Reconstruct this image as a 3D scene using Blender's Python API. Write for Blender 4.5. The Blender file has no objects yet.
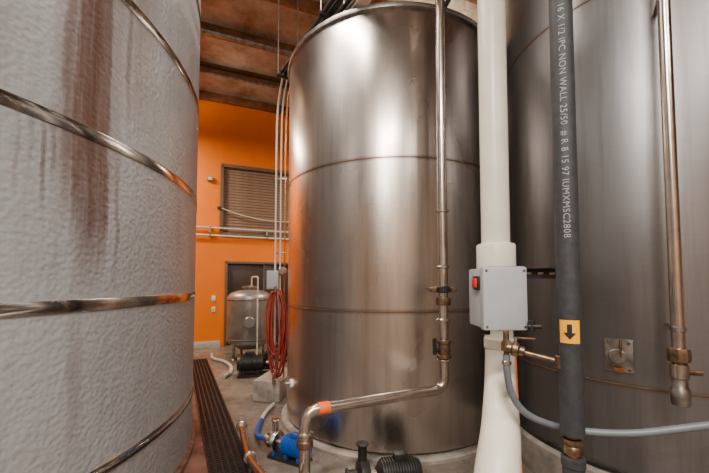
import bpy, bmesh, math, random
from mathutils import Vector, Matrix, Quaternion
random.seed(4)
scene=bpy.context.scene
EYE=1.5

# ------------------------------------------------------------------ materials
def new_mat(name):
    m=bpy.data.materials.new(name); m.use_nodes=True
    nt=m.node_tree; b=nt.nodes['Principled BSDF']
    return m,nt,b
def N(nt,t,**kw):
    n=nt.nodes.new(t)
    for k,v in kw.items():
        if k in n.inputs: n.inputs[k].default_value=v
        else: setattr(n,k,v)
    return n
def math_(nt,op,a,b=None,c=None,clamp=False):
    n=nt.nodes.new('ShaderNodeMath'); n.operation=op; n.use_clamp=clamp
    for i,v in enumerate((a,b,c)):
        if v is None: continue
        if isinstance(v,(int,float)): n.inputs[i].default_value=v
        else: nt.links.new(v,n.inputs[i])
    return n.outputs[0]
def mixc(nt,fac,a,b,blend='MIX'):
    n=nt.nodes.new('ShaderNodeMix'); n.data_type='RGBA'; n.blend_type=blend
    for i,v in ((0,fac),(6,a),(7,b)):
        if isinstance(v,(int,float)): n.inputs[i].default_value=v
        elif isinstance(v,tuple): n.inputs[i].default_value=(v[0],v[1],v[2],1)
        else: nt.links.new(v,n.inputs[i])
    return n.outputs[2]
def ramp(nt,fac,stops):
    n=nt.nodes.new('ShaderNodeValToRGB'); cr=n.color_ramp
    while len(cr.elements)<len(stops): cr.elements.new(0.5)
    for e,(p,c) in zip(cr.elements,stops):
        e.position=p; e.color=(c[0],c[1],c[2],1) if isinstance(c,tuple) else (c,c,c,1)
    nt.links.new(fac,n.inputs[0]); return n.outputs[0]
def noise(nt,vec,scale,detail=4,rough=.55,mapscale=None):
    if mapscale:
        mp=N(nt,'ShaderNodeMapping'); mp.inputs['Scale'].default_value=mapscale
        nt.links.new(vec,mp.inputs[0]); vec=mp.outputs[0]
    n=N(nt,'ShaderNodeTexNoise'); n.inputs['Scale'].default_value=scale
    n.inputs['Detail'].default_value=detail; n.inputs['Roughness'].default_value=rough
    nt.links.new(vec,n.inputs['Vector']); return n.outputs['Fac']
def simple(name,col,rough=.5,metal=0.0,var=.12,bump=0.0,scale=12):
    m,nt,b=new_mat(name)
    tc=N(nt,'ShaderNodeTexCoord')
    f=noise(nt,tc.outputs['Object'],scale)
    dark=tuple(c*(1-var*1.6) for c in col); lite=tuple(min(1,c*(1+var)) for c in col)
    c=ramp(nt,f,[(.3,dark),(.7,lite)])
    nt.links.new(c,b.inputs['Base Color'])
    b.inputs['Roughness'].default_value=rough; b.inputs['Metallic'].default_value=metal
    if bump:
        bp=N(nt,'ShaderNodeBump'); bp.inputs['Strength'].default_value=bump; bp.inputs['Distance'].default_value=.01
        nt.links.new(noise(nt,tc.outputs['Object'],scale*4),bp.inputs['Height'])
        nt.links.new(bp.outputs[0],b.inputs['Normal'])
    return m

def mat_left():
    m,nt,b=new_mat('embossed_insulation_jacket')
    tc=N(nt,'ShaderNodeTexCoord'); uv=tc.outputs['UV']
    sp=N(nt,'ShaderNodeSeparateXYZ'); nt.links.new(uv,sp.inputs[0]); u,v=sp.outputs[0],sp.outputs[1]
    base=ramp(nt,noise(nt,uv,1.3,5,.6,(1,.5,1)),[(.3,(.33,.335,.35)),(.7,(.43,.44,.46))])
    sm=noise(nt,uv,55,3,.6)
    base=mixc(nt,math_(nt,'MULTIPLY',ramp(nt,sm,[(.52,0.0),(.72,1.0)]),.35),base,(.20,.19,.19))
    streak=noise(nt,uv,6,5,.7,(5,.22,1))
    wob=math_(nt,'ADD',math_(nt,'MULTIPLY',math_(nt,'SUBTRACT',noise(nt,uv,2.5,3),.5),.06),
                     math_(nt,'MULTIPLY',math_(nt,'SUBTRACT',noise(nt,uv,14,3,.6,(1,.3,1)),.5),.05))
    col=base
    for (uc,w,z0,z1,s,cc,pw) in [(-.52,.20,1.75,5.2,.85,(.14,.07,.048),.7),(-.51,.07,1.40,4.2,.92,(.105,.045,.03),.35),(-.43,.028,1.45,3.6,.85,(.12,.055,.035),.35),(-.59,.022,1.6,3.6,.85,(.12,.055,.035),.35),
                        (-.20,.20,2.35,5.2,.6,(.22,.16,.135),.8),(-.28,.02,2.32,3.6,.6,(.15,.09,.07),.4),
                        (-.64,.03,1.75,3.2,.75,(.15,.095,.075),.5),
                        (-.735,.013,1.75,2.32,1,(.11,.055,.04),.3),(-.695,.011,1.9,2.35,1,(.11,.055,.04),.3),(-.785,.010,1.95,2.3,1,(.11,.055,.04),.3),(-.83,.010,1.85,2.3,.8,(.13,.08,.065),.3),
                        (-.34,.02,1.4,2.3,.6,(.16,.11,.095),.4),(-.90,.12,2.2,5.0,.4,(.19,.16,.145),.8),(-.55,.04,.5,1.36,.45,(.19,.15,.14),.6),
                        (.35,.05,1.4,2.25,.35,(.20,.17,.16),.6),(.75,.10,2.3,3.2,.4,(.20,.17,.16),.6)]:
        d=math_(nt,'ABSOLUTE',math_(nt,'SUBTRACT',math_(nt,'ADD',u,wob),uc))
        e=math_(nt,'SUBTRACT',1,math_(nt,'DIVIDE',d,w),clamp=True)
        e=math_(nt,'POWER',e,pw)
        za=math_(nt,'MULTIPLY',math_(nt,'SUBTRACT',v,z0),2.5,clamp=True)
        zb=math_(nt,'MULTIPLY',math_(nt,'SUBTRACT',z1,v),4,clamp=True)
        f=math_(nt,'MULTIPLY',math_(nt,'MULTIPLY',e,za),math_(nt,'MULTIPLY',zb,s))
        f=math_(nt,'MULTIPLY',f,ramp(nt,streak,[(.3,.6),(.5,1.0)]))
        col=mixc(nt,f,col,cc)
    f=math_(nt,'MULTIPLY',ramp(nt,noise(nt,uv,4,5,.7,(4,.12,1)),[(.5,0.0),(.8,1.0)]),.45)
    col=mixc(nt,f,col,(.22,.205,.20))
    nt.links.new(col,b.inputs['Base Color'])
    b.inputs['Roughness'].default_value=.45; b.inputs['Metallic'].default_value=.25
    vo=N(nt,'ShaderNodeTexVoronoi'); vo.feature='SMOOTH_F1'; vo.inputs['Scale'].default_value=40; nt.links.new(uv,vo.inputs['Vector'])
    bp=N(nt,'ShaderNodeBump'); bp.inputs['Strength'].default_value=.35; bp.inputs['Distance'].default_value=.01
    nt.links.new(vo.outputs['Distance'],bp.inputs['Height'])
    bp2=N(nt,'ShaderNodeBump'); bp2.inputs['Strength'].default_value=.12; bp2.inputs['Distance'].default_value=.05
    nt.links.new(noise(nt,uv,2.2,2),bp2.inputs['Height']); nt.links.new(bp.outputs[0],bp2.inputs['Normal'])
    nt.links.new(bp2.outputs[0],b.inputs['Normal'])
    return m

def mat_tank(name,c0,c1,rough0,rough1,seams,rust=.5,bump=.08):
    m,nt,b=new_mat(name)
    tc=N(nt,'ShaderNodeTexCoord'); uv=tc.outputs['UV']
    sp=N(nt,'ShaderNodeSeparateXYZ'); nt.links.new(uv,sp.inputs[0]); v=sp.outputs[1]
    col=ramp(nt,noise(nt,uv,1.0,3,.5,(1,.6,1)),[(.3,c0),(.72,c1)])
    st=noise(nt,uv,5,4,.6,(3,.15,1))
    col=mixc(nt,math_(nt,'MULTIPLY',ramp(nt,st,[(.48,0.0),(.85,1.0)]),.6),col,tuple(x*.5 for x in c0))
    fine=noise(nt,uv,30,4,.7,(.15,6,1))
    col=mixc(nt,.12,col,fine,'OVERLAY')
    # small water marks
    wm=noise(nt,uv,22,5,.7,(1.4,.7,1))
    col=mixc(nt,math_(nt,'MULTIPLY',ramp(nt,wm,[(.60,0.0),(.72,1.0)]),.22),col,tuple(x*.6 for x in c0))
    for s in seams:
        d=math_(nt,'ABSOLUTE',math_(nt,'SUBTRACT',v,s))
        f=math_(nt,'SUBTRACT',1,math_(nt,'DIVIDE',d,.03),clamp=True)
        f=math_(nt,'MULTIPLY',f,rust)
        col=mixc(nt,f,col,(.20,.12,.07))
    nt.links.new(col,b.inputs['Base Color'])
    b.inputs['Metallic'].default_value=1.0
    r=ramp(nt,noise(nt,uv,1.6,2,.4,(1,.7,1)),[(.3,rough0),(.7,rough1)])
    nt.links.new(r,b.inputs['Roughness'])
    bp=N(nt,'ShaderNodeBump'); bp.inputs['Strength'].default_value=bump; bp.inputs['Distance'].default_value=.05
    nt.links.new(noise(nt,uv,1.4,1,.4),bp.inputs['Height'])
    nt.links.new(bp.outputs[0],b.inputs['Normal'])
    return m

M={}
M['left']=mat_left()
M['mid']=mat_tank('stainless_sheet_warm',(.47,.415,.375),(.64,.59,.55),.24,.33,[1.25,2.6],.75)
M['right']=mat_tank('stainless_sheet_dull',(.20,.196,.20),(.265,.26,.268),.36,.46,[.84,3.5],.6)
M['weld']=simple('weld_bead',(.17,.11,.075),.5,.8)
M['band']=simple('polished_steel_band',(.60,.57,.54),.12,1.0,.25,scale=5)
M['steel']=simple('sanitary_steel_tube',(.62,.55,.49),.23,1.0,.15,scale=9)
M['steel_dull']=simple('worn_steel',(.36,.33,.30),.4,1.0,.3,scale=14)
M['vessel']=simple('brushed_vessel_steel',(.34,.335,.33),.38,.7,.12,scale=6)
M['bronze']=simple('tarnished_brass',(.24,.16,.10),.4,.9,.35,scale=25)
M['copper']=simple('copper',(.60,.24,.11),.35,1.0,.2)
M['black']=simple('black_rubber',(.012,.012,.014),.5,0,.2)
M['darkmetal']=simple('dark_cast_iron',(.03,.028,.026),.45,.4,.3)
M['pvc']=simple('white_pvc',(.76,.71,.61),.35,0,.06,scale=5)
M['conduit']=simple('white_conduit',(.66,.61,.55),.4,0,.08)
M['boxgrey']=simple('grey_plastic_enclosure',(.38,.41,.44),.4,0,.05,scale=6)
M['foam']=simple('pipe_insulation_foam',(.032,.035,.039),.6,0,.2,.2,30)
M['print']=simple('white_print',(.30,.30,.30),.6,0,.15,scale=60)
M['yellow']=simple('yellow_label',(.95,.42,.0),.45,0,.05)
M['red']=simple('red_switch',(.65,.02,.012),.35,0,.05)
M['redhose']=simple('red_hose_rubber',(.28,.035,.022),.4,0,.25)
M['orange_tape']=simple('orange_tape',(.9,.14,.02),.45,0,.1)
M['blue']=simple('blue_enamel',(.01,.08,.38),.35,.1,.2)
M['greyhose']=simple('grey_hose',(.15,.175,.195),.42,0,.1)
M['beam']=simple('stained_timber',(.22,.09,.035),.6,0,.35,.3,6)
M['door']=simple('brown_door_paint',(.045,.027,.02),.4,0,.2,scale=4)
M['frame']=simple('door_frame_paint',(.14,.09,.06),.5,0,.1)
M['white']=simple('white_plastic',(.8,.8,.77),.4,0,.04)
M['trimgrey']=simple('trim_grey_paint',(.50,.47,.44),.5,0,.1)
M['beige']=simple('brown_wall_paint',(.42,.29,.20),.7,0,.15,scale=2)
M['redfloor']=simple('red_floor_coating',(.14,.065,.05),.5,0,.35,.3,5)

def mat_orange():
    m,nt,b=new_mat('orange_wall_paint'); tc=N(nt,'ShaderNodeTexCoord')
    c=ramp(nt,noise(nt,tc.outputs['Object'],1.2,5),[(.3,(.78,.17,.002)),(.7,(.86,.21,.004))])
    nt.links.new(c,b.inputs['Base Color']); b.inputs['Roughness'].default_value=.6
    b.inputs['Specular IOR Level'].default_value=.25
    bp=N(nt,'ShaderNodeBump'); bp.inputs['Strength'].default_value=.15
    nt.links.new(noise(nt,tc.outputs['Object'],40),bp.inputs['Height']); nt.links.new(bp.outputs[0],b.inputs['Normal'])
    return m
M['orange']=mat_orange()
def mat_floor():
    m,nt,b=new_mat('stained_concrete'); tc=N(nt,'ShaderNodeTexCoord'); o=tc.outputs['Object']
    c=ramp(nt,noise(nt,o,1.6,7,.65),[(.25,(.07,.053,.042)),(.5,(.165,.138,.115)),(.75,(.29,.255,.225))])
    sp=ramp(nt,noise(nt,o,9,6,.7),[(.5,0.0),(.7,1.0)])
    c=mixc(nt,math_(nt,'MULTIPLY',sp,.6),c,(.055,.037,.027))
    nt.links.new(c,b.inputs['Base Color'])
    nt.links.new(ramp(nt,noise(nt,o,2,4),[(.35,.2),(.65,.5)]),b.inputs['Roughness'])
    bp=N(nt,'ShaderNodeBump'); bp.inputs['Strength'].default_value=.3; bp.inputs['Distance'].default_value=.02
    nt.links.new(noise(nt,o,14,6),bp.inputs['Height']); nt.links.new(bp.outputs[0],b.inputs['Normal'])
    return m
M['floor']=mat_floor()
M['plinth']=simple('plinth_concrete',(.28,.245,.21),.7,0,.3,.3,7)
def mat_ceil():
    m,nt,b=new_mat('foil_faced_insulation'); tc=N(nt,'ShaderNodeTexCoord'); o=tc.outputs['Object']
    c=ramp(nt,noise(nt,o,1.3,6,.7),[(.32,(.20,.11,.065)),(.5,(.38,.31,.25)),(.72,(.56,.51,.46))])
    nt.links.new(c,b.inputs['Base Color']); b.inputs['Roughness'].default_value=.5; b.inputs['Metallic'].default_value=.1
    bp=N(nt,'ShaderNodeBump'); bp.inputs['Strength'].default_value=.5; bp.inputs['Distance'].default_value=.08
    nt.links.new(noise(nt,o,3,4),bp.inputs['Height']); nt.links.new(bp.outputs[0],b.inputs['Normal'])
    return m
M['ceil']=mat_ceil()
def mat_shutter():
    m,nt,b=new_mat('brown_shutter_slats'); tc=N(nt,'ShaderNodeTexCoord')
    c=ramp(nt,noise(nt,tc.outputs['Object'],3,5),[(.3,(.19,.115,.075)),(.7,(.25,.155,.105))])
    nt.links.new(c,b.inputs['Base Color']); b.inputs['Roughness'].default_value=.5
    return m
M['shutter']=mat_shutter()
def mat_emit(col,s):
    m,nt,b=new_mat('lamp_diffuser'); b.inputs['Base Color'].default_value=(.9,.9,.9,1)
    b.inputs['Emission Color'].default_value=(*col,1); b.inputs['Emission Strength'].default_value=s
    return m
M['lamp']=mat_emit((1,.93,.82),6)

# ------------------------------------------------------------------ mesh helpers
def obj_from_bm(name,bm,mat,smooth=True,angle=40):
    me=bpy.data.meshes.new(name); bm.normal_update(); bm.to_mesh(me); bm.free()
    o=bpy.data.objects.new(name,me); scene.collection.objects.link(o)
    for mm in (mat if isinstance(mat,list) else [mat]): me.materials.append(mm)
    if smooth:
        for p in me.polygons: p.use_smooth=True
        try: me.set_sharp_from_angle(angle=math.radians(angle))
        except Exception: pass
    return o
def lathe(name,prof,mat,center=(0,0,0),seg=96,axis=None,a0=0,a1=2*math.pi,smooth=True):
    bm=bmesh.new(); uvl=bm.loops.layers.uv.new('UVMap')
    R=max(r for r,z in prof); full=abs(a1-a0-2*math.pi)<1e-6
    if full: a0,a1=-math.pi,math.pi
    rings=[]
    n=seg if full else seg+1
    for r,z in prof:
        rings.append([bm.verts.new((max(r,1e-4)*math.cos(a0+(a1-a0)*i/seg),max(r,1e-4)*math.sin(a0+(a1-a0)*i/seg),z)) for i in range(n)])
    for j in range(len(prof)-1):
        for i in range(seg):
            i2=(i+1)%n
            f=bm.faces.new((rings[j][i],rings[j][i2],rings[j+1][i2],rings[j+1][i]))
            for l,(ii,jj) in zip(f.loops,((i,j),(i+1,j),(i+1,j+1),(i,j+1))):
                l[uvl].uv=((a0+(a1-a0)*ii/seg)*R,prof[jj][1])
    if full:
        if prof[0][0]>1e-3: bm.faces.new(list(reversed(rings[0])))
        if prof[-1][0]>1e-3: bm.faces.new(rings[-1])
        bmesh.ops.recalc_face_normals(bm,faces=bm.faces)
    o=obj_from_bm(name,bm,mat,smooth)
    if axis is not None:
        o.rotation_mode='QUATERNION'; o.rotation_quaternion=Vector((0,0,1)).rotation_difference(Vector(axis).normalized())
    o.location=center
    return o
def rod(name,p1,p2,r,mat,seg=24,bev=0.0):
    p1=Vector(p1);p2=Vector(p2);L=(p2-p1).length
    b=min(bev if bev else r*.12,L*.3)
    return lathe(name,[(r-b,0),(r,b),(r,L-b),(r-b,L)],mat,p1,seg,axis=p2-p1)
def box(name,c,s,mat,rot=0.0,bev=.005,rx=0,ry=0):
    bm=bmesh.new(); bmesh.ops.create_cube(bm,size=1)
    for v in bm.verts: v.co=Vector((v.co.x*s[0],v.co.y*s[1],v.co.z*s[2]))
    if bev: bmesh.ops.bevel(bm,geom=list(bm.edges),offset=min(bev,min(s)*.3),segments=2,affect='EDGES',profile=.6)
    o=obj_from_bm(name,bm,mat,True,35); o.location=c; o.rotation_euler=(rx,ry,rot); return o
def fillet(pts,rad,n=8):
    pts=[Vector(p) for p in pts]; out=[pts[0]]
    for i in range(1,len(pts)-1):
        a,b,c=pts[i-1],pts[i],pts[i+1]; d1=(a-b); d2=(c-b)
        ang=d1.angle(d2)
        if ang>math.radians(175): out.append(b); continue
        t=min(rad/math.tan(ang/2),d1.length*.45,d2.length*.45)
        p=b+d1.normalized()*t; q=b+d2.normalized()*t
        for k in range(n+1):
            s=k/n; out.append(p*(1-s)**2+b*2*s*(1-s)+q*s*s)
    out.append(pts[-1]); return out
def spline(pts,n=10):
    pts=[Vector(p) for p in pts]; P=[pts[0]*2-pts[1]]+pts+[pts[-1]*2-pts[-2]]; out=[]
    for i in range(1,len(P)-2):
        a,b,c,d=P[i-1],P[i],P[i+1],P[i+2]
        for k in range(n):
            t=k/n; out.append(.5*((2*b)+(-a+c)*t+(2*a-5*b+4*c-d)*t*t+(-a+3*b-3*c+d)*t**3))
    out.append(pts[-1]); return out
def sweep(name,path,r,mat,seg=20):
    path=[Vector(p) for p in path]; n=len(path)
    rs=r if isinstance(r,(list,tuple)) else [r]*n
    if len(rs)!=n:
        k=len(rs); rr=[]
        for i in range(n):
            t=i/(n-1)*(k-1); j=min(int(t),k-2); rr.append(rs[j]+(rs[j+1]-rs[j])*(t-j))
        rs=rr
    bm=bmesh.new(); rings=[]
    T=[(path[min(i+1,n-1)]-path[max(i-1,0)]).normalized() for i in range(n)]
    ref=Vector((0,0,1)) if abs(T[0].z)<.9 else Vector((1,0,0))
    U=(ref-T[0]*ref.dot(T[0])).normalized()
    for i in range(n):
        if i: U=(T[i-1].rotation_difference(T[i])@U); U=(U-T[i]*U.dot(T[i])).normalized()
        V=T[i].cross(U)
        rings.append([bm.verts.new(path[i]+(U*math.cos(2*math.pi*k/seg)+V*math.sin(2*math.pi*k/seg))*rs[i]) for k in range(seg)])
    for i in range(n-1):
        for k in range(seg):
            bm.faces.new((rings[i][k],rings[i][(k+1)%seg],rings[i+1][(k+1)%seg],rings[i+1][k]))
    bm.faces.new(list(reversed(rings[0]))); bm.faces.new(rings[-1])
    bmesh.ops.recalc_face_normals(bm,faces=bm.faces)
    return obj_from_bm(name,bm,mat,True,50)
def group(name,parts,loc=None):
    e=bpy.data.objects.new(name,None); scene.collection.objects.link(e)
    if loc is None: loc=parts[0].location.copy()
    e.location=loc; e.empty_display_size=.2
    for p in parts:
        p.parent=e; p.matrix_parent_inverse=Matrix.Translation(-Vector(loc))
    return e
def flange(name,p,axis,r,t,mat):
    a=Vector(axis).normalized(); return rod(name,Vector(p)-a*t/2,Vector(p)+a*t/2,r,mat,28)

# ------------------------------------------------------------------ room (turned 22 deg)
A=math.radians(22); E1=Vector((math.cos(A),math.sin(A),0)); E2=Vector((math.sin(A),-math.cos(A),0))
O=Vector((-2.76,8.2,0))
def RM(u,v,z): return O+E1*u+E2*v+Vector((0,0,z))
U0,U1,V1,H=-7.2,7.5,13.5,6.0
def rbox(name,u0,u1,v0,v1,z0,z1,mat,bev=.004):
    return box(name,RM((u0+u1)/2,(v0+v1)/2,(z0+z1)/2),(abs(u1-u0),abs(v1-v0),abs(z1-z0)),mat,A,bev)
rbox('floor',U0,U1,0,V1,-.2,0,M['floor'],0)
DU0,DU1,DZ=-.34,1.5,2.02; WU0,WU1,WZ0,WZ1=-.45,1.9,2.66,4.33
parts=[rbox('panel_left',U0,WU0,-.2,0,0,H,M['orange'],0),rbox('panel_right',WU1,U1,-.2,0,0,H,M['orange'],0),
 rbox('panel_top',WU0,WU1,-.2,0,WZ1,H,M['orange'],0),rbox('panel_mid',WU0,WU1,-.2,0,DZ,WZ0,M['orange'],0),
 rbox('panel_dl',WU0,DU0,-.2,0,0,DZ,M['orange'],0),rbox('panel_dr',DU1,WU1,-.2,0,0,DZ,M['orange'],0)]
group('wall_back',parts)
rbox('wall_left',U0-.2,U0,-.2,V1,0,H,M['beige'],0)
rbox('wall_right',U1,U1+.2,-.2,V1,0,H,M['beige'],0)
rbox('wall_rear',U0-.2,U1+.2,V1,V1+.2,0,H,M['beige'],0)
rbox('baseboard_back',U0,DU0-.08,0.0,.03,0,.15,M['trimgrey'])
parts=[]
parts.append(rbox('backing',WU0,WU1,-.12,-.09,WZ0,WZ1,M['door'],0))
n=24
for i in range(n):
    z=WZ0+(WZ1-WZ0)*(i+.5)/n
    parts.append(box('slat_%d'%i,RM((WU0+WU1)/2,-.045,z),((WU1-WU0),.014,(WZ1-WZ0)/n*.86),M['shutter'],A,.004))
for (a,b_,c,d) in [(WU0,WU1,WZ1-.05,WZ1+.03),(WU0,WU1,WZ0-.03,WZ0+.05),(WU0-.03,WU0+.05,WZ0,WZ1),(WU1-.05,WU1+.03,WZ0,WZ1)]:
    parts.append(rbox('frame_%d'%len(parts),a,b_,-.06,.03,c,d,M['frame']))
group('window_1',parts)
parts=[rbox('leaf_left',DU0+.06,.56,-.11,-.06,0.01,DZ-.06,M['door']),rbox('leaf_right',.58,DU1-.06,-.11,-.06,0.01,DZ-.06,M['door'])]
for a in (DU0,DU1-.06): parts.append(rbox('jamb',a,a+.06,-.14,.02,0,DZ,M['frame']))
parts.append(rbox('head',DU0,DU1,-.14,.02,DZ-.06,DZ,M['frame']))
for a,b_ in ((DU0+.16,.46),(.68,DU1-.16)):
    for z0,z1 in ((.15,.85),(1.0,1.8)): parts.append(rbox('panel',a,b_,-.065,-.045,z0,z1,M['door']))
parts.append(rod('handle',RM(.5,-.02,1.0),RM(.5,-.02,1.12),.012,M['steel']))
parts.append(rod('handle_stem',RM(.5,-.06,1.06),RM(.5,-.015,1.06),.01,M['steel']))
group('door_1',parts)
parts=[rbox('plate',-.62,-.54,0,.012,1.08,1.2,M['white']),rbox('toggle',-.59,-.57,.012,.03,1.12,1.16,M['white'])]
group('light_switch',parts)
parts=[rbox('plate',-.62,-.54,0,.012,.82,.94,M['white']),rbox('socket',-.60,-.56,.012,.018,.85,.91,M['trimgrey'])]
group('wall_outlet',parts)
parts=[rbox('box',-.76,-.64,0,.07,3.9,4.0,M['frame']),rbox('cover',-.75,-.65,.07,.08,3.91,3.99,M['trimgrey'])]
group('junction_box',parts)
parts=[]
for i,(z,r) in enumerate(((2.80,.018),(2.62,.022))):
    parts.append(sweep('pipe_%d'%i,[RM(-3,.06,z),RM(2.5,.06,z-.02)],r,M['conduit']))
for u in (-2,-.7,.6,1.8): parts.append(rbox('strap',u,u+.03,0,.085,2.58,2.84,M['steel_dull']))
group('wall_conduit',parts,RM(-1,.06,2.7))
parts=[sweep('cable',spline([RM(-.47,.045,3.28),RM(0,.05,3.14),RM(.6,.05,3.05),RM(1.3,.05,3.06),RM(1.95,.045,3.16)]),.012,M['conduit'],10)]
parts+= [rbox('cable_clip_0',-.53,-.45,0,.06,3.25,3.31,M['black']),rbox('cable_clip_1',1.93,1.99,0,.06,3.13,3.19,M['black'])]
group('hanging_cable',parts)
rbox('ceiling',U0-.2,U1+.2,-.2,V1+.2,H,H+.15,M['ceil'],0)
v=.02; i=0
while v<V1:
    rbox('trim_%d'%i,U0,U1,v,v+.09,H-.18,H-.001,M['beam'],.006); v+=1.15; i+=1
for u in (-4.5,-1.5,1.6,4.6):
    rbox('roof_beam',u,u+.12,.02,V1,H-.42,H-.182,M['beam'],.01)
# ceiling conduits hung under the joists
parts=[]
for k,(vv,r,mm) in enumerate(((1.75,.03,'steel_dull'),(1.95,.022,'darkmetal'),(2.9,.05,'steel_dull'))):
    parts.append(sweep('line_%d'%k,[RM(-5,vv,H-.50),RM(6,vv,H-.50)],r,M[mm],14))
for uu in (-4.45,-1.44,1.66,4.66):
    parts.append(rbox('hanger_bar',uu-.02,uu+.02,1.7,3.0,H-.45,H-.42,M['steel_dull']))
group('ceiling_conduit_run',parts,RM(0,2,H-.5))

# ------------------------------------------------------------------ LEFT TANK
LC=Vector((-3.99,2.27,0)); LR=2.65
parts=[lathe('shell',[(LR-.02,0),(LR,.02),(LR,1.4),(LR,2.6),(LR,3.9),(LR,5.2),(LR-.03,5.25),(0,5.4)],M['left'],LC,200)]
for k,z in enumerate((.484,1.384,2.284,3.184,4.084,4.984)):
    h=.032
    parts.append(lathe('band_%d'%k,[(LR-.004,z-h),(LR+.004,z-h),(LR+.006,z-h+.004),(LR+.006,z+h-.004),(LR+.004,z+h),(LR-.004,z+h)],M['band'],LC,200))
    for a in (math.radians(-36+3*k),math.radians(32)):
        c=LC+Vector((math.cos(a)*(LR+.012),math.sin(a)*(LR+.012),z))
        parts.append(box('buckle_%d'%k,c,(.016,.11,.045),M['band'],a,.005))
parts.append(lathe('skirt',[(LR-.01,0),(LR+.03,0),(LR+.03,.05),(LR-.01,.07)],M['steel_dull'],LC,200))
group('insulated_storage_tank',parts,LC)

# ------------------------------------------------------------------ MIDDLE TANK
MC=Vector((.427,4.128,0)); MR=1.21; MT=3.99
parts=[lathe('shell',[(MR-.04,.04),(MR,.07),(MR,1.25),(MR,2.6),(MR,MT-.03),(MR-.01,MT),(0,MT+.2)],M['mid'],MC,160)]
parts.append(lathe('plinth',[(MR+.06,0),(MR+.06,.03),(MR+.05,.04)],M['plinth'],MC,120))
for k,z in enumerate((1.25,2.6)):
    parts.append(lathe('weld_%d'%k,[(MR-.003,z-.007),(MR+.004,z-.003),(MR+.004,z+.003),(MR-.003,z+.007)],M['weld'],MC,160))
parts.append(lathe('rim',[(MR-.01,MT-.05),(MR+.022,MT-.04),(MR+.026,MT-.02),(MR+.022,MT),(MR-.01,MT+.01)],M['steel_dull'],MC,160))
parts.append(lathe('manway',[(.25,MT+.1),(.25,MT+.25),(.28,MT+.25),(.28,MT+.28),(.1,MT+.32),(0,MT+.33)],M['steel_dull'],MC,40))
a=math.radians(207); d=Vector((math.cos(a),math.sin(a),0)); p=MC+d*MR+Vector((0,0,.46))
parts+= [rod('port_flange',p-d*.01,p+d*.02,.045,M['white']),rod('port_stem',p,p+d*.07,.018,M['steel']),rod('port_handle',p+d*.06+Vector((0,0,-.01)),p+d*.06+Vector((0,0,.07)),.008,M['steel'])]
group('stainless_fermentation_tank',parts,MC)

# ------------------------------------------------------------------ RIGHT TANK
RC=Vector((2.50,2.95,0)); RR=1.05
parts=[lathe('shell',[(RR-.03,.26),(RR,.29),(RR,1.4),(RR,2.6),(RR,3.9),(RR,4.3),(RR-.03,4.33),(0,4.6)],M['right'],RC,160)]
parts.append(lathe('plinth',[(RR+.05,0),(RR+.05,.24),(RR+.03,.26)],M['plinth'],RC,120))
for k,z in enumerate((.84,3.5)):
    parts.append(lathe('weld_%d'%k,[(RR-.003,z-.008),(RR+.004,z-.003),(RR+.004,z+.003),(RR-.003,z+.008)],M['weld'],RC,160))
parts.append(lathe('foot_ring',[(RR-.02,.26),(RR+.015,.262),(RR+.015,.285),(RR-.01,.295)],M['darkmetal'],RC,160))
a=math.radians(222.5); d=Vector((math.cos(a),math.sin(a),0)); t=Vector((-d.y,d.x,0)); p=RC+d*RR+Vector((0,0,1.03))
parts.append(box('port_plate',p+d*.006,(.02,.15,.21),M['steel_dull'],a,.006))
parts+= [rod('port_neck',p,p+d*.06,.035,M['steel_dull']),rod('port_cap',p+d*.05,p+d*.07,.048,M['steel_dull']),
  rod('port_latch',p+d*.065+t*.02,p+d*.065+t*.02+Vector((0,0,.11)),.008,M['bronze']),
  box('rust_lug',p+d*.015+Vector((0,0,-.09)),(.03,.05,.03),M['copper'],a)]
for sx in (-.055,.055):
    for sz in (-.085,.085): parts.append(rod('bolt',p+t*sx+Vector((0,0,sz)),p+t*sx+Vector((0,0,sz))+d*.026,.008,M['bronze'],8))
group('dull_steel_tank',parts,RC)

# ------------------------------------------------------------------ process pipe on middle tank
zP=.70; px,py=.677,2.6
parts=[sweep('riser',fillet([(px,py,5.7),(px,py,zP),(-.31,2.17,zP),(-.31,2.17,.06)],.10,10),.036,M['steel'],24)]
for z,r in ((2.05,.041),(1.62,.041),(1.22,.046),(.92,.046)): parts.append(flange('ferrule',(px,py,z),(0,0,1),r+.008,.022,M['steel']))
parts.append(box('clamp_bar',(px,py+.06,1.45),(.19,.03,.03),M['darkmetal']))
parts.append(rod('clamp_ring',(px,py,1.425),(px,py,1.475),.052,M['darkmetal']))
for s in (-1,1):
    parts.append(rod('clamp_knob',(px+s*.075,py-.03,1.45),(px+s*.075,py+.05,1.45),.022,M['bronze']))
parts.append(rod('clamp_standoff',(px,py+.05,1.45),(px-.02,2.965,1.45),.014,M['darkmetal']))
parts.append(lathe('tri_clamp',[(.036,-.03),(.055,-.028),(.058,0),(.055,.028),(.036,.03)],M['bronze'],(px,py,1.36),28))
parts.append(lathe('valve_body',[(.038,-.07),(.055,-.065),(.055,-.045),(.045,-.04),(.05,0),(.045,.04),(.055,.045),(.055,.065),(.038,.07)],M['bronze'],(px,py,1.0),28))
parts.append(rod('valve_stem',(px-.03,py-.02,1.0),(px-.085,py-.05,1.0),.016,M['darkmetal']))
parts.append(box('valve_lever',(px-.085,py-.06,1.03),(.025,.02,.12),M['darkmetal'],.3))
parts.append(rod('orange_tape',(-.235,2.203,zP),(-.16,2.235,zP),.0385,M['orange_tape']))
parts.append(flange('elbow_ferrule',(-.31,2.17,.56),(0,0,1),.05,.025,M['steel']))
parts.append(flange('drop_ferrule',(-.31,2.17,.50),(0,0,1),.052,.05,M['bronze']))
parts.append(lathe('foot',[(.10,0),(.10,.015),(.045,.03),(.045,.08)],M['steel_dull'],(-.31,2.17,0),28))
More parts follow.
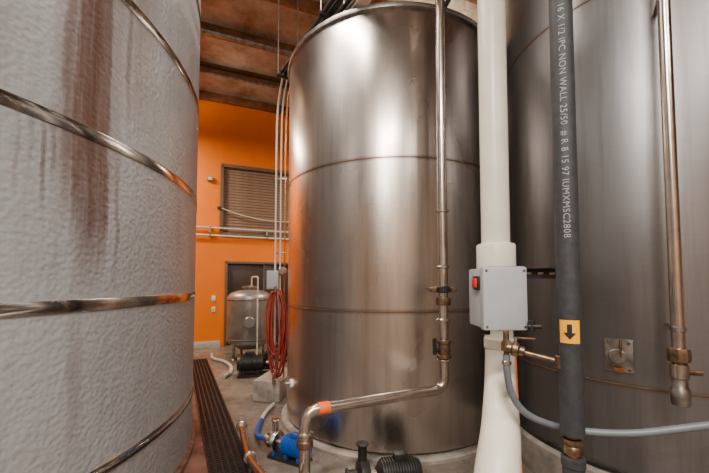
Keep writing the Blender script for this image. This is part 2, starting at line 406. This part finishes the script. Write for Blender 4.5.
parts.append(box('ceiling_hanger',(px,py,5.72),(.10,.10,.06),M['steel_dull'],A))
parts.append(rod('hanger_rod',(px,py,5.72),(px,py,H-.0),.008,M['steel_dull']))
parts.append(sweep('top_brace',[(px,py,3.62),(px+.22,py+.02,4.02),(px+.5,py+.05,4.5)],.02,M['darkmetal'],10))
group('stainless_process_pipe',parts,(px,py,0))

# ------------------------------------------------------------------ white pvc downpipe
wx,wy=.925,2.22
parts=[rod('pipe_upper',(wx,wy,1.6),(wx,wy,H),.088,M['pvc'],36),
 lathe('coupling',[(.088,1.53),(.118,1.54),(.12,1.56),(.12,1.74),(.116,1.75),(.088,1.76)],M['pvc'],(wx,wy,0),36),
 sweep('pipe_lower',spline([(wx,wy,1.62),(wx,wy,1.35),(.92,2.18,1.12),(.87,2.06,.90),(.79,1.88,.70),(.70,1.72,.50),(.66,1.62,.25),(.65,1.60,0.0)]),[.088,.088,.085,.088,.1,.112,.115,.115],M['pvc'],32)]
parts.append(lathe('lower_collar',[(.085,0),(.093,.005),(.093,.06),(.085,.065)],M['pvc'],(.915,2.165,1.09),32))
parts.append(sweep('orange_cord',spline([(1.005,2.15,1.1),(1.0,2.12,.8),(.96,2.02,.55),(.94,1.95,.3),(.94,1.93,.01)]),.006,M['orange_tape'],8))
group('white_drain_pipe',parts,(wx,wy,0))

# ------------------------------------------------------------------ control box
bx0,bx1,by0,by1,bz0,bz1=.665,.895,1.76,2.0,1.255,1.585
cx,cy,cz=(bx0+bx1)/2,(by0+by1)/2,(bz0+bz1)/2
parts=[box('enclosure',(cx,cy+.02,cz),(bx1-bx0-.01,by1-by0-.04,bz1-bz0-.012),M['boxgrey'],0,.012),
 box('lid',(cx,by0+.025,cz),(bx1-bx0,.05,bz1-bz0),M['boxgrey'],0,.012)]
for sx in (-1,1):
    for sz in (-1,1): parts.append(rod('screw',(cx+sx*.098,by0-.004,cz+sz*.145),(cx+sx*.098,by0+.01,cz+sz*.145),.007,M['steel_dull'],12))
parts.append(box('switch_bezel',(bx0+.002,1.86,1.50),(.016,.085,.075),M['black'],0,.004))
parts.append(box('switch_rocker',(bx0-.008,1.86,1.50),(.02,.055,.05),M['red'],0,.006))
parts.append(box('mount_plate',(wx-.03,2.02,1.45),(.22,.03,.30),M['steel_dull']))
parts.append(rod('standoff',(wx,2.03,1.45),(wx,wy-.08,1.45),.02,M['steel_dull']))
parts.append(rod('gland',(cx-.05,1.9,bz0-.04),(cx-.05,1.9,bz0+.01),.022,M['black']))
parts.append(box('strut_back',(1.02,1.958,1.555),(.30,.008,.06),M['black'],0.06))
parts.append(box('strut_top',(1.02,1.938,1.583),(.30,.04,.006),M['darkmetal'],0.06)); parts.append(box('strut_bottom',(1.02,1.938,1.527),(.30,.04,.006),M['darkmetal'],0.06))
for k in range(4): parts.append(box('slot_%d'%k,(.93+k*.07,1.948+k*.005,1.555),(.035,.012,.014),M['steel_dull'],.06))
group('electrical_control_box',parts,(cx,cy,bz0))

# ------------------------------------------------------------------ insulated pipe with print
fx,fy,fr=1.005,1.6,.050
parts=[rod('foam_sleeve',(fx,fy,.80),(fx,fy,H),fr,M['foam'],40,.004)]
parts.append(rod('copper_stub',(fx,fy,.70),(fx,fy,.82),.026,M['copper']))
parts.append(lathe('brass_union',[(.026,-.04),(.04,-.035),(.04,-.01),(.034,0),(.042,.01),(.042,.03),(.026,.035)],M['bronze'],(fx,fy,.755),8))
parts.append(lathe('lower_sleeve',[(.045,0),(.045,.66),(.05,.665),(.05,.70),(.03,.705)],M['foam'],(fx,fy,0),32))
camdir=math.atan2(-fy,-fx)
lab=lathe('label',[(fr+.0012,1.225),(fr+.0012,1.33)],M['yellow'],(fx,fy,0),24,a0=camdir-.85,a1=camdir+.85); parts.append(lab)
def wrap_poly(name,polys,zc,mat,r):
    bm=bmesh.new()
    for poly in polys:
        vs=[bm.verts.new((r*math.cos(camdir+x/r),r*math.sin(camdir+x/r),zc+z)) for x,z in poly]
        bm.faces.new(vs)
    o=obj_from_bm(name,bm,mat,False); o.location=(fx,fy,0); return o
sh=[]
for k in range(4):
    x0=-.010+k*.005; sh.append([(x0,-.005),(x0+.005,-.005),(x0+.005,.034),(x0,.034)])
for k in range(8):
    x0=-.026+k*.0065; x1=x0+.0065
    f=lambda x: -.036+ .031*abs(x)/.026
    sh.append([(x0,f(x0)),(x1,f(x1)),(x1,-.0049),(x0,-.0049)])
parts.append(wrap_poly('arrow',sh,1.278,M['black'],fr+.003))
def wrap_text(name,body,size,ztop,mat):
    cu=bpy.data.curves.new(name,'FONT'); cu.body=body; cu.size=size; cu.resolution_u=3
    cu.align_x='LEFT'; cu.align_y='CENTER'; cu.space_character=1.10
    to=bpy.data.objects.new('tmp',cu); scene.collection.objects.link(to)
    bpy.context.view_layer.update()
    me=bpy.data.meshes.new_from_object(to.evaluated_get(bpy.context.evaluated_depsgraph_get()))
    bpy.data.objects.remove(to)
    bm=bmesh.new(); bm.from_mesh(me)
    bmesh.ops.subdivide_edges(bm,edges=[e for e in bm.edges if e.calc_length()>.01],cuts=2)
    bmesh.ops.triangulate(bm,faces=bm.faces)
    r=fr+.0022
    for v in bm.verts:
        a=camdir+v.co.y/r
        v.co=Vector((r*math.cos(a),r*math.sin(a),ztop-v.co.x))
    o=obj_from_bm(name,bm,mat,False); o.location=(fx,fy,0); return o
parts.append(wrap_text('print','16 X 1/2 IPC NON WALL 25/50  # R 8 15 97 IUMXMSC2808',.040,2.83,M['print']))
group('insulated_pipe',parts,(fx,fy,0))

# ------------------------------------------------------------------ brass valve + grey hose
parts=[rod('nipple',(.78,1.72,1.17),(.965,1.625,1.13),.012,M['bronze']),
 lathe('ball_body',[(.012,-.045),(.024,-.04),(.024,-.02),(.034,-.012),(.036,0),(.034,.012),(.024,.02),(.024,.04),(.012,.045)],M['bronze'],(.80,1.71,1.17),16,axis=(.19,-.1,-.04)),
 lathe('side_union',[(.012,-.03),(.026,-.025),(.026,.01),(.018,.03)],M['bronze'],(.765,1.73,1.185),6,axis=(0,0,1)),
 rod('handle_stem',(.80,1.71,1.17),(.80,1.70,1.225),.008,M['steel']),
 box('handle',(.835,1.69,1.228),(.10,.018,.008),M['bronze'],-.4,.003),
 rod('tail',(.765,1.73,1.12),(.765,1.73,1.26),.014,M['bronze']),
 rod('saddle',(.965,1.615,1.10),(.965,1.615,1.16),.022,M['bronze'],20),
 rod('small_tee',(.90,1.74,1.255),(.90,1.74,1.31),.018,M['black']),rod('small_tee_arm',(.88,1.74,1.28),(.94,1.72,1.28),.012,M['black'])]
group('brass_ball_valve',parts,(.80,1.71,1.1))
parts=[sweep('hose',spline([(.765,1.73,1.14),(.77,1.735,1.04),(.80,1.75,.93),(.87,1.76,.84),(.98,1.745,.79),(1.12,1.70,.775),(1.32,1.62,.80),(1.60,1.50,.89),(1.85,1.40,.94),(2.05,1.36,.80),(2.12,1.36,.4),(2.14,1.36,.02)]),.017,M['greyhose'],16),
 flange('hose_clamp',(.766,1.732,1.10),(0,0,1),.023,.02,M['steel'])]
group('grey_water_hose',parts,(.77,1.73,1.1))

# ------------------------------------------------------------------ far right steel pipe
qx,qy=1.755,1.86
parts=[rod('pipe',(qx,qy,1.05),(qx,qy,H),.029,M['steel'],28)]
parts.append(lathe('hex_union',[(.029,1.07),(.046,1.075),(.050,1.09),(.050,1.13),(.046,1.145),(.029,1.15)],M['bronze'],(qx,qy,0),8))
parts.append(lathe('ferrule',[(.030,.98),(.040,.99),(.040,1.06),(.030,1.07)],M['steel'],(qx,qy,0),28))
parts.append(lathe('tail_cap',[(.02,.84),(.038,.845),(.042,.87),(.042,.93),(.034,.94),(.034,.99)],M['steel_dull'],(qx,qy,0),28))
parts.append(rod('side_valve',(qx,qy,1.02),(qx+.10,qy-.02,1.02),.016,M['bronze']))
for z in (1.25,3.2):
    d=(Vector((RC.x,RC.y,0))-Vector((qx,qy,0))); L=d.length-RR; d.normalize()
    parts.append(rod('bracket',Vector((qx,qy,z)),Vector((qx,qy,z))+d*(L+.02),.012,M['steel_dull']))
    parts.append(rod('bracket_ring',(qx,qy,z-.015),(qx,qy,z+.015),.034,M['steel_dull']))
group('steel_supply_pipe',parts,(qx,qy,1))

# ------------------------------------------------------------------ cable tray over rim + conduits
D=Vector((.73,-1.11,0)).normalized(); S=Vector((-D.y,D.x,0))
P0=Vector((-.90,4.28,4.14))
parts=[]
for k,(off,r,mm) in enumerate(((-.09,.022,'black'),(-.03,.028,'darkmetal'),(.04,.02,'black'),(.09,.016,'steel_dull'))):
    parts.append(sweep('line_%d'%k,[P0+S*off+D*.0,P0+S*off+D*5.2],r,M[mm],12))
for k in range(5):
    c=P0+D*(.1+k*1.15)
    parts.append(box('cross_bar_%d'%k,c-Vector((0,0,.045)),(.04,.30,.03),M['darkmetal'],math.atan2(D.y,D.x)))
    for s in (-1,1): parts.append(rod('drop_rod',c+S*.13*s-Vector((0,0,.05)),c+S*.13*s+Vector((0,0,H-P0.z)),.007,M['steel_dull'],8))
group('overhead_cable_tray',parts,P0)
box('equipment_pad',(-1.06,4.72,.13),(.36,.75,.26),M['plinth'],-.15,.02)
parts=[]
for k,(x,y,r,mm) in enumerate(((-1.05,4.50,.012,'conduit'),(-.985,4.50,.010,'conduit'),(-.93,4.52,.010,'copper'))):
    top=P0+S*(-.07+.06*k)+D*.12
    parts.append(sweep('conduit_%d'%k,spline([(x,y,.26 if k<2 else .262),(x,y,1.5),(x,y,3.3),(x+.02,y-.03,3.85),(top.x,top.y,P0.z-.02)]),r,M[mm],12))
for z in (.7,1.9,2.9): parts.append(box('strut_%d'%int(z*10),(-.99,4.525,z),(.16,.02,.025),M['steel_dull']))
parts.append(box('disconnect_box',(-1.06,4.44,1.54),(.15,.10,.24),M['trimgrey'],0,.01))
parts.append(box('box_door',(-1.06,4.385,1.54),(.13,.012,.21),M['boxgrey'],0,.004))
parts.append(rod('gauge',(-.94,4.40,1.66),(-.94,4.47,1.66),.05,M['steel']))
group('conduit_riser',parts,(-1.0,4.5,.26))
# red hose coil
hp=Vector((-.98,4.33,1.40)); pts=[]
turns=7
for k in range(turns*24+1):
    t=k/24; a=2*math.pi*t; j=int(t)
    w=.095+.025*math.sin(j*2.1+1); h=.46+.09*math.cos(j*1.7)
    pts.append(hp+Vector((w*math.sin(a)+.018*math.sin(j*3),-.02*(t-3.5)*.9,-h+h*math.cos(a))))
pts+= [hp+Vector((.06,-.08,-.6)),hp+Vector((.02,-.10,-1.0)),hp+Vector((-.02,-.06,-1.10))]
parts=[sweep('coil',pts,.014,M['redhose'],10),
 rod('hook',(-.98,4.53,1.40),(-.98,4.22,1.40),.014,M['steel_dull']),rod('hook_tip',(-.98,4.22,1.39),(-.98,4.22,1.46),.014,M['steel_dull']),
 rod('nozzle',hp+Vector((-.02,-.06,-1.15)),hp+Vector((-.02,-.06,-1.02)),.02,M['steel'])]
group('red_hose_coil',parts,hp)

# ------------------------------------------------------------------ small vessel in the back
sc=Vector((-2.12,6.9,0))
parts=[lathe('body',[(.20,.20),(.40,.32),(.43,.36),(.43,1.18),(.42,1.24),(.36,1.30),(.24,1.345),(.12,1.36),(.12,1.40),(.15,1.40),(.15,1.43),(0,1.45)],M['vessel'],sc,64)]
for k,z in enumerate((.40,1.17)): parts.append(lathe('hoop_%d'%k,[(.43,z-.015),(.437,z-.01),(.437,z+.01),(.43,z+.015)],M['steel_dull'],sc,64))
for k in range(4):
    a=math.pi/4+k*math.pi/2; q=sc+Vector((.32*math.cos(a),.32*math.sin(a),0)); parts.append(rod('leg_%d'%k,q,q+Vector((0,0,.45)),.025,M['steel_dull'])); parts.append(rod('foot_%d'%k,q,q+Vector((0,0,.02)),.05,M['steel_dull']))
parts.append(rod('side_manway',sc+Vector((.12,-.38,.75)),sc+Vector((.14,-.46,.75)),.11,M['vessel']))
parts.append(sweep('vent_line',fillet([sc+Vector((.05,-.05,1.43)),sc+Vector((.05,-.05,1.62)),sc+Vector((.28,-.42,1.62)),sc+Vector((.28,-.42,.05))],.06),.014,M['conduit'],12))
group('small_brewing_vessel',parts,sc)

# ------------------------------------------------------------------ pumps
def motor_pump(name,loc,rot,s,body,head):
    def T(x,y,z): 
        c,sn=math.cos(rot),math.sin(rot); return Vector((loc[0]+s*(x*c-y*sn),loc[1]+s*(x*sn+y*c),loc[2]+s*z))
    ax=Vector((math.cos(rot),math.sin(rot),0))
    ps=[]
    prof=[(.02,-.24),(.085,-.235),(.10,-.20)]
    x=-.19
    while x<.06: prof+=[(.10,x),(.112,x+.004),(.112,x+.010),(.10,x+.014)]; x+=.022
    prof+=[(.10,.08),(.075,.10),(.05,.12),(.02,.12)]
    ps.append(lathe('motor',[(r*s,z*s) for r,z in prof],body,T(0,0,.16),36,axis=ax))
    ps.append(rod('shaft',T(.10,0,.16),T(.20,0,.16),.03*s,M['steel_dull']))
    ps.append(lathe('volute',[(r*s,z*s) for r,z in [(.05,.17),(.11,.18),(.125,.21),(.125,.25),(.10,.27),(.05,.275),(.045,.34),(.06,.345),(.06,.36)]],head,T(0,0,.16),36,axis=ax))
    ps.append(rod('discharge',T(.23,0,.24),T(.23,0,.40),.035*s,head))
    ps.append(rod('discharge_ferrule',T(.23,0,.39),T(.23,0,.41),.05*s,head))
    ps.append(box('base',T(0.02,0,.015),(.5*s,.2*s,.03*s),M['darkmetal'],rot))
    for a in (-.15,.02,.2): ps.append(box('foot',T(a,0,.05),(.03*s,.17*s,.06*s),body,rot))
    ps.append(box('terminal_box',T(-.08,0,.28),(.11*s,.08*s,.06*s),body,rot,.006))
    group(name,ps,loc)
motor_pump('transfer_pump',(.26,2.50,0),math.radians(190),.9,M['darkmetal'],M['darkmetal'])
motor_pump('transfer_pump',(-.54,2.96,0),math.radians(152),.75,M['blue'],M['steel'])
motor_pump('transfer_pump',(-1.60,5.6,0),math.radians(15),1.25,M['black'],M['darkmetal'])
motor_pump('transfer_pump',(-1.45,6.25,.0),math.radians(80),1.2,M['darkmetal'],M['black'])

# inclined transfer tube
parts=[sweep('tube',spline([(-1.14,3.50,.05),(-1.08,3.36,.07),(-.80,2.66,.17),(-.50,2.10,.27),(-.22,1.68,.27),(-.12,1.45,.12),(-.10,1.40,.035)],8),.032,M['steel'],20),
 flange('end_ferrule',(-1.14,3.50,.055),(-.3,.85,-.1),.052,.03,M['steel']),
 flange('mid_ferrule',(-.80,2.66,.17),(.43,-.9,.15),.046,.03,M['steel']),
 rod('support',(-.80,2.66,0),(-.80,2.66,.15),.012,M['steel_dull'])]
group('transfer_tube',parts,(-.80,2.66,0))
parts=[sweep('hose',spline([(-1.00,3.72,.03),(-.98,3.52,.03),(-.94,3.34,.05),(-.87,3.17,.10),(-.78,3.09,.12)]),.024,M['blue'],14),
       sweep('hose_tail',spline([(-1.00,3.70,.03),(-1.01,3.9,.03),(-1.0,4.05,.03),(-.98,4.2,.03)]),.022,M['trimgrey'],14)]
group('blue_transfer_hose',parts,(-.9,3.3,0))
parts=[sweep('hose',spline([(-2.95,7.1,.03),(-2.75,6.7,.03),(-2.45,6.45,.03),(-2.2,6.1,.03),(-2.05,5.7,.03),(-2.05,5.4,.03)]),.03,M['trimgrey'],14)]
group('white_floor_hose',parts,(-2.5,6.6,0))
parts=[sweep('hose',spline([(.55,2.25,.02),(.34,2.18,.02),(.05,2.22,.02),(-.10,2.40,.02),(-.18,2.7,.02)]),.014,M['bronze'],12)]
group('small_floor_hose',parts,(.1,2.3,0))

# ------------------------------------------------------------------ floor drain grate along the aisle
g0=Vector((-.75,2.32,0)); g1=Vector((-3.05,6.7,0)); gd=(g1-g0).normalized(); gs=Vector((-gd.y,gd.x,0)); ga=math.atan2(gd.y,gd.x); L=(g1-g0).length
parts=[box('trench',(g0+g1)/2+Vector((0,0,.006)),(L,.30,.006),M['black'],ga,0)]
for s in (-.15,-.10,-.05,0,.05,.10,.15): parts.append(box('bar',(g0+g1)/2+gs*s+Vector((0,0,.014)),(L,.014,.012),M['darkmetal'],ga,.002))
bm=bmesh.new(); n=int(L/.035)
for k in range(n):
    mt=Matrix.Translation(g0+gd*(k+.5)*L/n+Vector((0,0,.013)))@Matrix.Rotation(ga,4,'Z')@Matrix.Diagonal((.01,.30,.010,1))
    bmesh.ops.create_cube(bm,size=1,matrix=mt)
parts.append(obj_from_bm('cross_bars',bm,M['darkmetal'],False))
group('floor_drain_grate',parts,(g0+g1)/2)
# red painted strip of floor between the left tank and the grate
bm=bmesh.new()
outer=[];inner=[]
for k in range(41):
    a=math.radians(-40+k*2.6); dv=Vector((math.cos(a),math.sin(a),0)); inner.append(LC+dv*(LR+.032))
    den=dv.dot(-gs); t_=((g0-LC).dot(-gs)-.155)/den if den>.05 else LR+.4
    outer.append(LC+dv*max(LR+.04,min(t_,LR+.75)))
vi=[bm.verts.new((p.x,p.y,.003)) for p in inner]; vo=[bm.verts.new((p.x,p.y,.003)) for p in outer]
for k in range(40): bm.faces.new((vi[k],vo[k],vo[k+1],vi[k+1]))
obj_from_bm('floor_red_coating',bm,M['redfloor'],False)
parts=[box('frame',(1.13,1.52,.008),(.34,.34,.016),M['darkmetal'],.3)]
for k in range(6): parts.append(box('bar_%d'%k,Vector((1.13,1.52,.02))+Matrix.Rotation(.3,3,'Z')@Vector((-.125+k*.05,0,0)),(.015,.3,.012),M['steel_dull'],.3,.002))
group('floor_drain',parts,(1.13,1.52,0))

# ------------------------------------------------------------------ lamps
def lamp(loc,rot,size,energy,col,up=.15):
    ps=[box('housing',Vector(loc)+Vector((0,0,.05)),(size[0]+.08,size[1]+.08,.08),M['white'],rot,.01),
        box('diffuser',Vector(loc)+Vector((0,0,.005)),(size[0],size[1],.02),M['lamp'],rot,.004)]
    for s in (-1,1):
        q=Vector(loc)+Matrix.Rotation(rot,3,'Z')@Vector((s*size[0]*.4,0,0)); ps.append(rod('hanger',q+Vector((0,0,.08)),Vector((q.x,q.y,H)),.006,M['steel_dull'],8))
    for nm,dz,rx,en in (('lamp_light',-.02,0,energy),('added_ceiling_fill',.11,math.pi,energy*up)):  # the upward light is an added fill that brightens the ceiling
        ld=bpy.data.lights.new(nm,'AREA'); ld.shape='RECTANGLE'; ld.size,ld.size_y=size; ld.energy=en; ld.color=col
        lo=bpy.data.objects.new(nm,ld); scene.collection.objects.link(lo); lo.location=Vector(loc)+Vector((0,0,dz)); lo.rotation_euler=(rx,0,rot)
        ps.append(lo)
    group('ceiling_lamp',ps,loc)
W=(1,.93,.84); WW=(1,.84,.62)
lamp((-.3,-1.4,4.9),A,(1.3,.4),350,W)
lamp((-1.0,-4.0,4.9),A,(1.3,.4),240,W)
lamp((2.4,-1.8,4.9),A,(1.3,.4),140,W)
lamp((-.9,2.3,5.3),A+math.pi/2,(1.3,.3),75,W,.7)
lamp((-4.7,6.1,5.0),A,(1.2,.4),250,WW,.4)
lamp((1.6,6.9,5.0),A,(1.2,.4),270,WW,.4)

w=bpy.data.worlds.new('World'); scene.world=w; w.use_nodes=True
w.node_tree.nodes['Background'].inputs[0].default_value=(.6,.55,.5,1); w.node_tree.nodes['Background'].inputs[1].default_value=.3

# ------------------------------------------------------------------ camera
cd=bpy.data.cameras.new('camera'); cam=bpy.data.objects.new('camera',cd); scene.collection.objects.link(cam)
cd.sensor_width=36; cd.lens=340/709*36; cd.shift_y=31/709; cd.clip_start=.02
cam.location=(0,0,EYE); cam.rotation_euler=(math.radians(92.6),0,0)
scene.camera=cam
